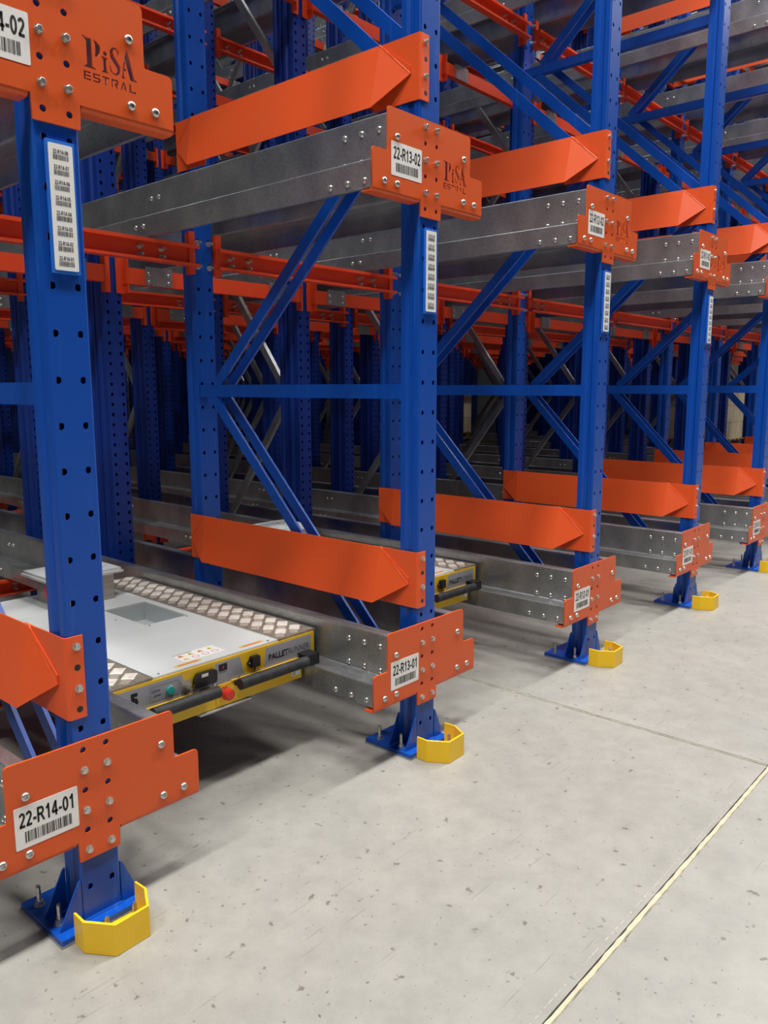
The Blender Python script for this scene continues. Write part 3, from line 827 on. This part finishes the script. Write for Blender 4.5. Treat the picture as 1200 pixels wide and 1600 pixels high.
    for a in ((.408, .522, .434, .4348), (.408, .522, .384, .3848), (.408, .4086, .384, .4348), (.5214, .522, .384, .4348)): quad(b, a[0], a[1], a[2], a[3], y - .0004)
    me = bpy.data.meshes.new('lettering'); b.to_mesh(me); b.free(); me.materials.append(INK); obj('lettering', me, r)
    b = bmesh.new(); cyl(b, (.485, y, .408), (.485, y - .004, .408), .0165, 20); bz = part('button_ring', b, ZINC)
    b = bmesh.new(); cyl(b, (.485, y - .004, .408), (.485, y - .010, .408), .0135, 20); part('button', b, TEAL, parent=bz, label='teal push button')
    b = bmesh.new(); box(b, .530, .566, y - .004, y, .388, .425); cyl(b, (.552, y - .004, .404), (.552, y - .012, .404), .0135, 16); cyl(b, (.552, y - .012, .404), (.552, y - .016, .404), .010, 16); part('socket', b, STEEL)
    b = bmesh.new(); n = 24
    for i in range(n):
        a0, a1 = 2 * math.pi * i / n, 2 * math.pi * (i + 1) / n
        cyl(b, (.583 + .0145 * math.cos(a0), y - .012, .388 + .0145 * math.sin(a0)), (.583 + .0145 * math.cos(a1), y - .012, .388 + .0145 * math.sin(a1)), .0011, 5)
    part('key_ring', b, ZINC)
    b = bmesh.new(); prism(b, rounded([(.578, .392), (.588, .386), (.668, .386), (.674, .395), (.674, .428), (.664, .436), (.592, .436), (.578, .420)], .004, 2), y - .014, y, 'y'); bx = part('black_cover', b, BLACK)
    b = bmesh.new(); quad(b, .606, .634, .420, .432, y - .0145); part('white_tag', b, PLATE, parent=bx)
    b = bmesh.new(); box(b, .690, .726, y - .002, y, .416, .441); part('display', b, BLACK)
    b = bmesh.new(); bm_add(b, text('4', .008, .014, .0), Matrix.Translation((.704, y - .0022, .421))); me = bpy.data.meshes.new('display_digit'); b.to_mesh(me); b.free(); me.materials.append(RED); obj('display_digit', me, r)
    b = bmesh.new(); prism(b, rounded([(.815, .412), (.826, .400), (.832, .393), (.868, .393), (.873, .405), (.88, .412), (.873, .428), (.868, .437), (.832, .437), (.826, .425)], .003, 2), y - .006, y, 'y'); prism(b, rounded([(.832, .397), (.866, .397), (.866, .438), (.832, .438)], .004, 2), y - .02, y - .006, 'y')
    cyl(b, (.85, y - .008, .392), (.845, y - .010, .380), .0022, 6); s2 = part('black_socket', b, BLACK)
    for x, z in ((.825, .413), (.875, .413)):
        b = bmesh.new(); cyl(b, (x, y - .006, z), (x, y - .009, z), .0035, 8); part('screw', b, ZINC, parent=s2)
    for x, z in ((.668, .374), (.776, .372)):
        b = bmesh.new(); cyl(b, (x, y, z), (x, y - .004, z), .006, 6); part('screw', b, ZINC)
    # emergency stop
    b = bmesh.new(); prism(b, [(.672, .292), (.765, .292), (.765, .366), (.672, .366)], yf - .010, yf - .004, 'y'); part('stop_plate', b, YEL)
    b = bmesh.new(); cyl(b, (.704, yf - .010, .336), (.704, yf - .014, .336), .024, 24); ring = part('stop_ring', b, WARN)
    b = bmesh.new(); cyl(b, (.704, yf - .014, .336), (.704, yf - .030, .336), .012, 20); cyl(b, (.706, yf - .030, .334), (.706, yf - .046, .334), .0225, 24, r2=.021); cyl(b, (.706, yf - .046, .334), (.706, yf - .051, .334), .021, 24, r2=.014); part('stop_button', b, RED, parent=ring, label='red mushroom stop button')
    # two black bumpers with yellow ledge behind
    for xa, xb in ((.385, .648), (.742, 1.07)):
        b = bmesh.new(); box(b, xa, xb, yf - .012, yf - .004, .3665, .370); part('bumper_ledge', b, YEL)
        b = bmesh.new(); cyl(b, (xa, yf - .058, .367), (xb, yf - .058, .367), .0212, 20); box(b, xa + .01, xb - .01, yf - .05, yf - .004, .350, .366)
        me = finish(b, 'bumper', RUB, smooth=True); obj('bumper', me, r)
    b = bmesh.new(); q0 = yf - .066; box(b, 1.07, 1.130, q0, yf + .01, .347, .351); box(b, 1.07, 1.130, q0, q0 + .004, .351, .386); box(b, 1.07, 1.130, q0, yf + .01, .386, .390); box(b, 1.122, 1.130, q0 + .004, yf + .01, .351, .386)
    part('bumper_bracket', b, BLACK)
    b = bmesh.new(); box(b, 1.086, 1.116, q0 - .0008, q0, .359, .376); part('bracket_slot', b, INK)
    b = bmesh.new(); box(b, 1.036, 1.080, yf - .0068, yf - .006, .300, .332); lb = part('rating_sticker', b, PLATE)
    b = bmesh.new()
    for i in range(5): quad(b, 1.040, 1.056, .305 + i * .005, .3068 + i * .005, yf - .0071)
    part('printed_lines', b, INKG, parent=lb)
    # warning sticker on the cover
    b = bmesh.new(); z = ZT_ + .0003; box(b, .590, .765, .445, .530, ZT_, z); ws = part('warning_sticker', b, PLATE)
    b = bmesh.new(); z += .0004
    def tri(cx, cy, a, mi):
        v = [bmv for bmv in (b.verts.new((cx - a, cy - a * .8, z)), b.verts.new((cx + a, cy - a * .8, z)), b.verts.new((cx, cy + a, z)))]; b.faces.new(v).material_index = mi
    for i in range(4): tri(.61 + i * .042, .505, .013, 1 if i % 2 == 0 else 2); tri(.61 + i * .042, .503, .005, 0)
    tri(.61, .468, .013, 2)
    for i in range(3):
        cx = .652 + i * .042
        for q in range(16):
            a0, a1 = math.pi * q / 8, math.pi * (q + 1) / 8
            v = [b.verts.new((cx + r1 * math.cos(a), .468 + r1 * math.sin(a), z)) for r1, a in ((.014, a0), (.014, a1), (.0105, a1), (.0105, a0))]; b.faces.new(v).material_index = 3
    for i in range(9): 
        v = [b.verts.new(p) for p in ((.592 + i * .009, .521, z), (.598 + i * .009, .521, z), (.598 + i * .009, .527, z), (.592 + i * .009, .527, z))]; b.faces.new(v)
    part('warning_symbols', b, INK, WARN, WARNG, WARNR, parent=ws)
    for xa in (.545, .83):
        b = bmesh.new(); box(b, xa, xa + .085, .418, .432, ZT_, ZT_ + .0012); lv = part('amber_slot', b, WARN)
        b = bmesh.new(); box(b, xa - .012, xa, .418, .432, ZT_, ZT_ + .0012); box(b, xa + .085, xa + .097, .418, .432, ZT_, ZT_ + .0012); part('slot_end', b, WARNG, parent=lv)
    for x, y_ in ((.46, .41), (.94, .41), (.75, .925), (.93, .925), (.70, 1.1)):
        b = bmesh.new(); cyl(b, (x, y_, ZT_), (x, y_, ZT_ + .002), .005, 8); part('screw', b, ZINC)
    return r
sh = make_shuttle()
s2 = copy_tree(sh); s2.location = (1.405, .195, 0)
s2['label'] = 'flat grey and yellow pallet shuttle cart on rails between the 22-R13 and 22-R12 posts'

# ------------------------------------------------------------------ distant pallet loads
def load_mesh(seed):
    r = random.Random(seed); p = bmesh.new()
    for z in (0, .05, .10):
        if z == .05:
            for x in (-.45, -.03, .39):
                for y in (-.55, -.05, .45): box(p, x, x + .08, y, y + .1, .02, .1)
        else:
            for i in range(6): box(p, -.5 + i * .18, -.4 + i * .18, -.6, .6, z, z + .02)
    b = bmesh.new(); n = r.choice((3, 4))
    for i in range(3):
        for j in range(2):
            for q in range(n): box(b, -.48 + i * .325, -.165 + i * .325, -.58 + j * .585, -.01 + j * .585, .12 + q * .26, .375 + q * .26)
    return finish(p, 'pallet', WOOD), finish(b, 'cartons', CART)
LM = load_mesh(1)
n_ = 0
for (k, y, l, what) in ((8, 2.9, 0, 'lowest and nearest'), (9, 3.6, 0, 'beside the lowest'), (7, 7.2, 0, 'deep in the dark'), (10, 5.2, 0, 'far right low'), (6, 9.5, 1, 'upper deep'), (9, 6.0, 1, 'upper right'), (10, 4.6, 2, 'high right'), (12, 7.0, 1, 'farthest upper')):
    x = (XS[k] + XS[k + 1]) / 2
    t = thing('pallet_load', f'{what} wooden pallet of stacked brown cartons deep in the racking', 'pallet load', (x, y, .511 + l * DZ), 'distant pallet loads')
    obj('pallet', LM[0], t); obj('cartons', LM[1], t)
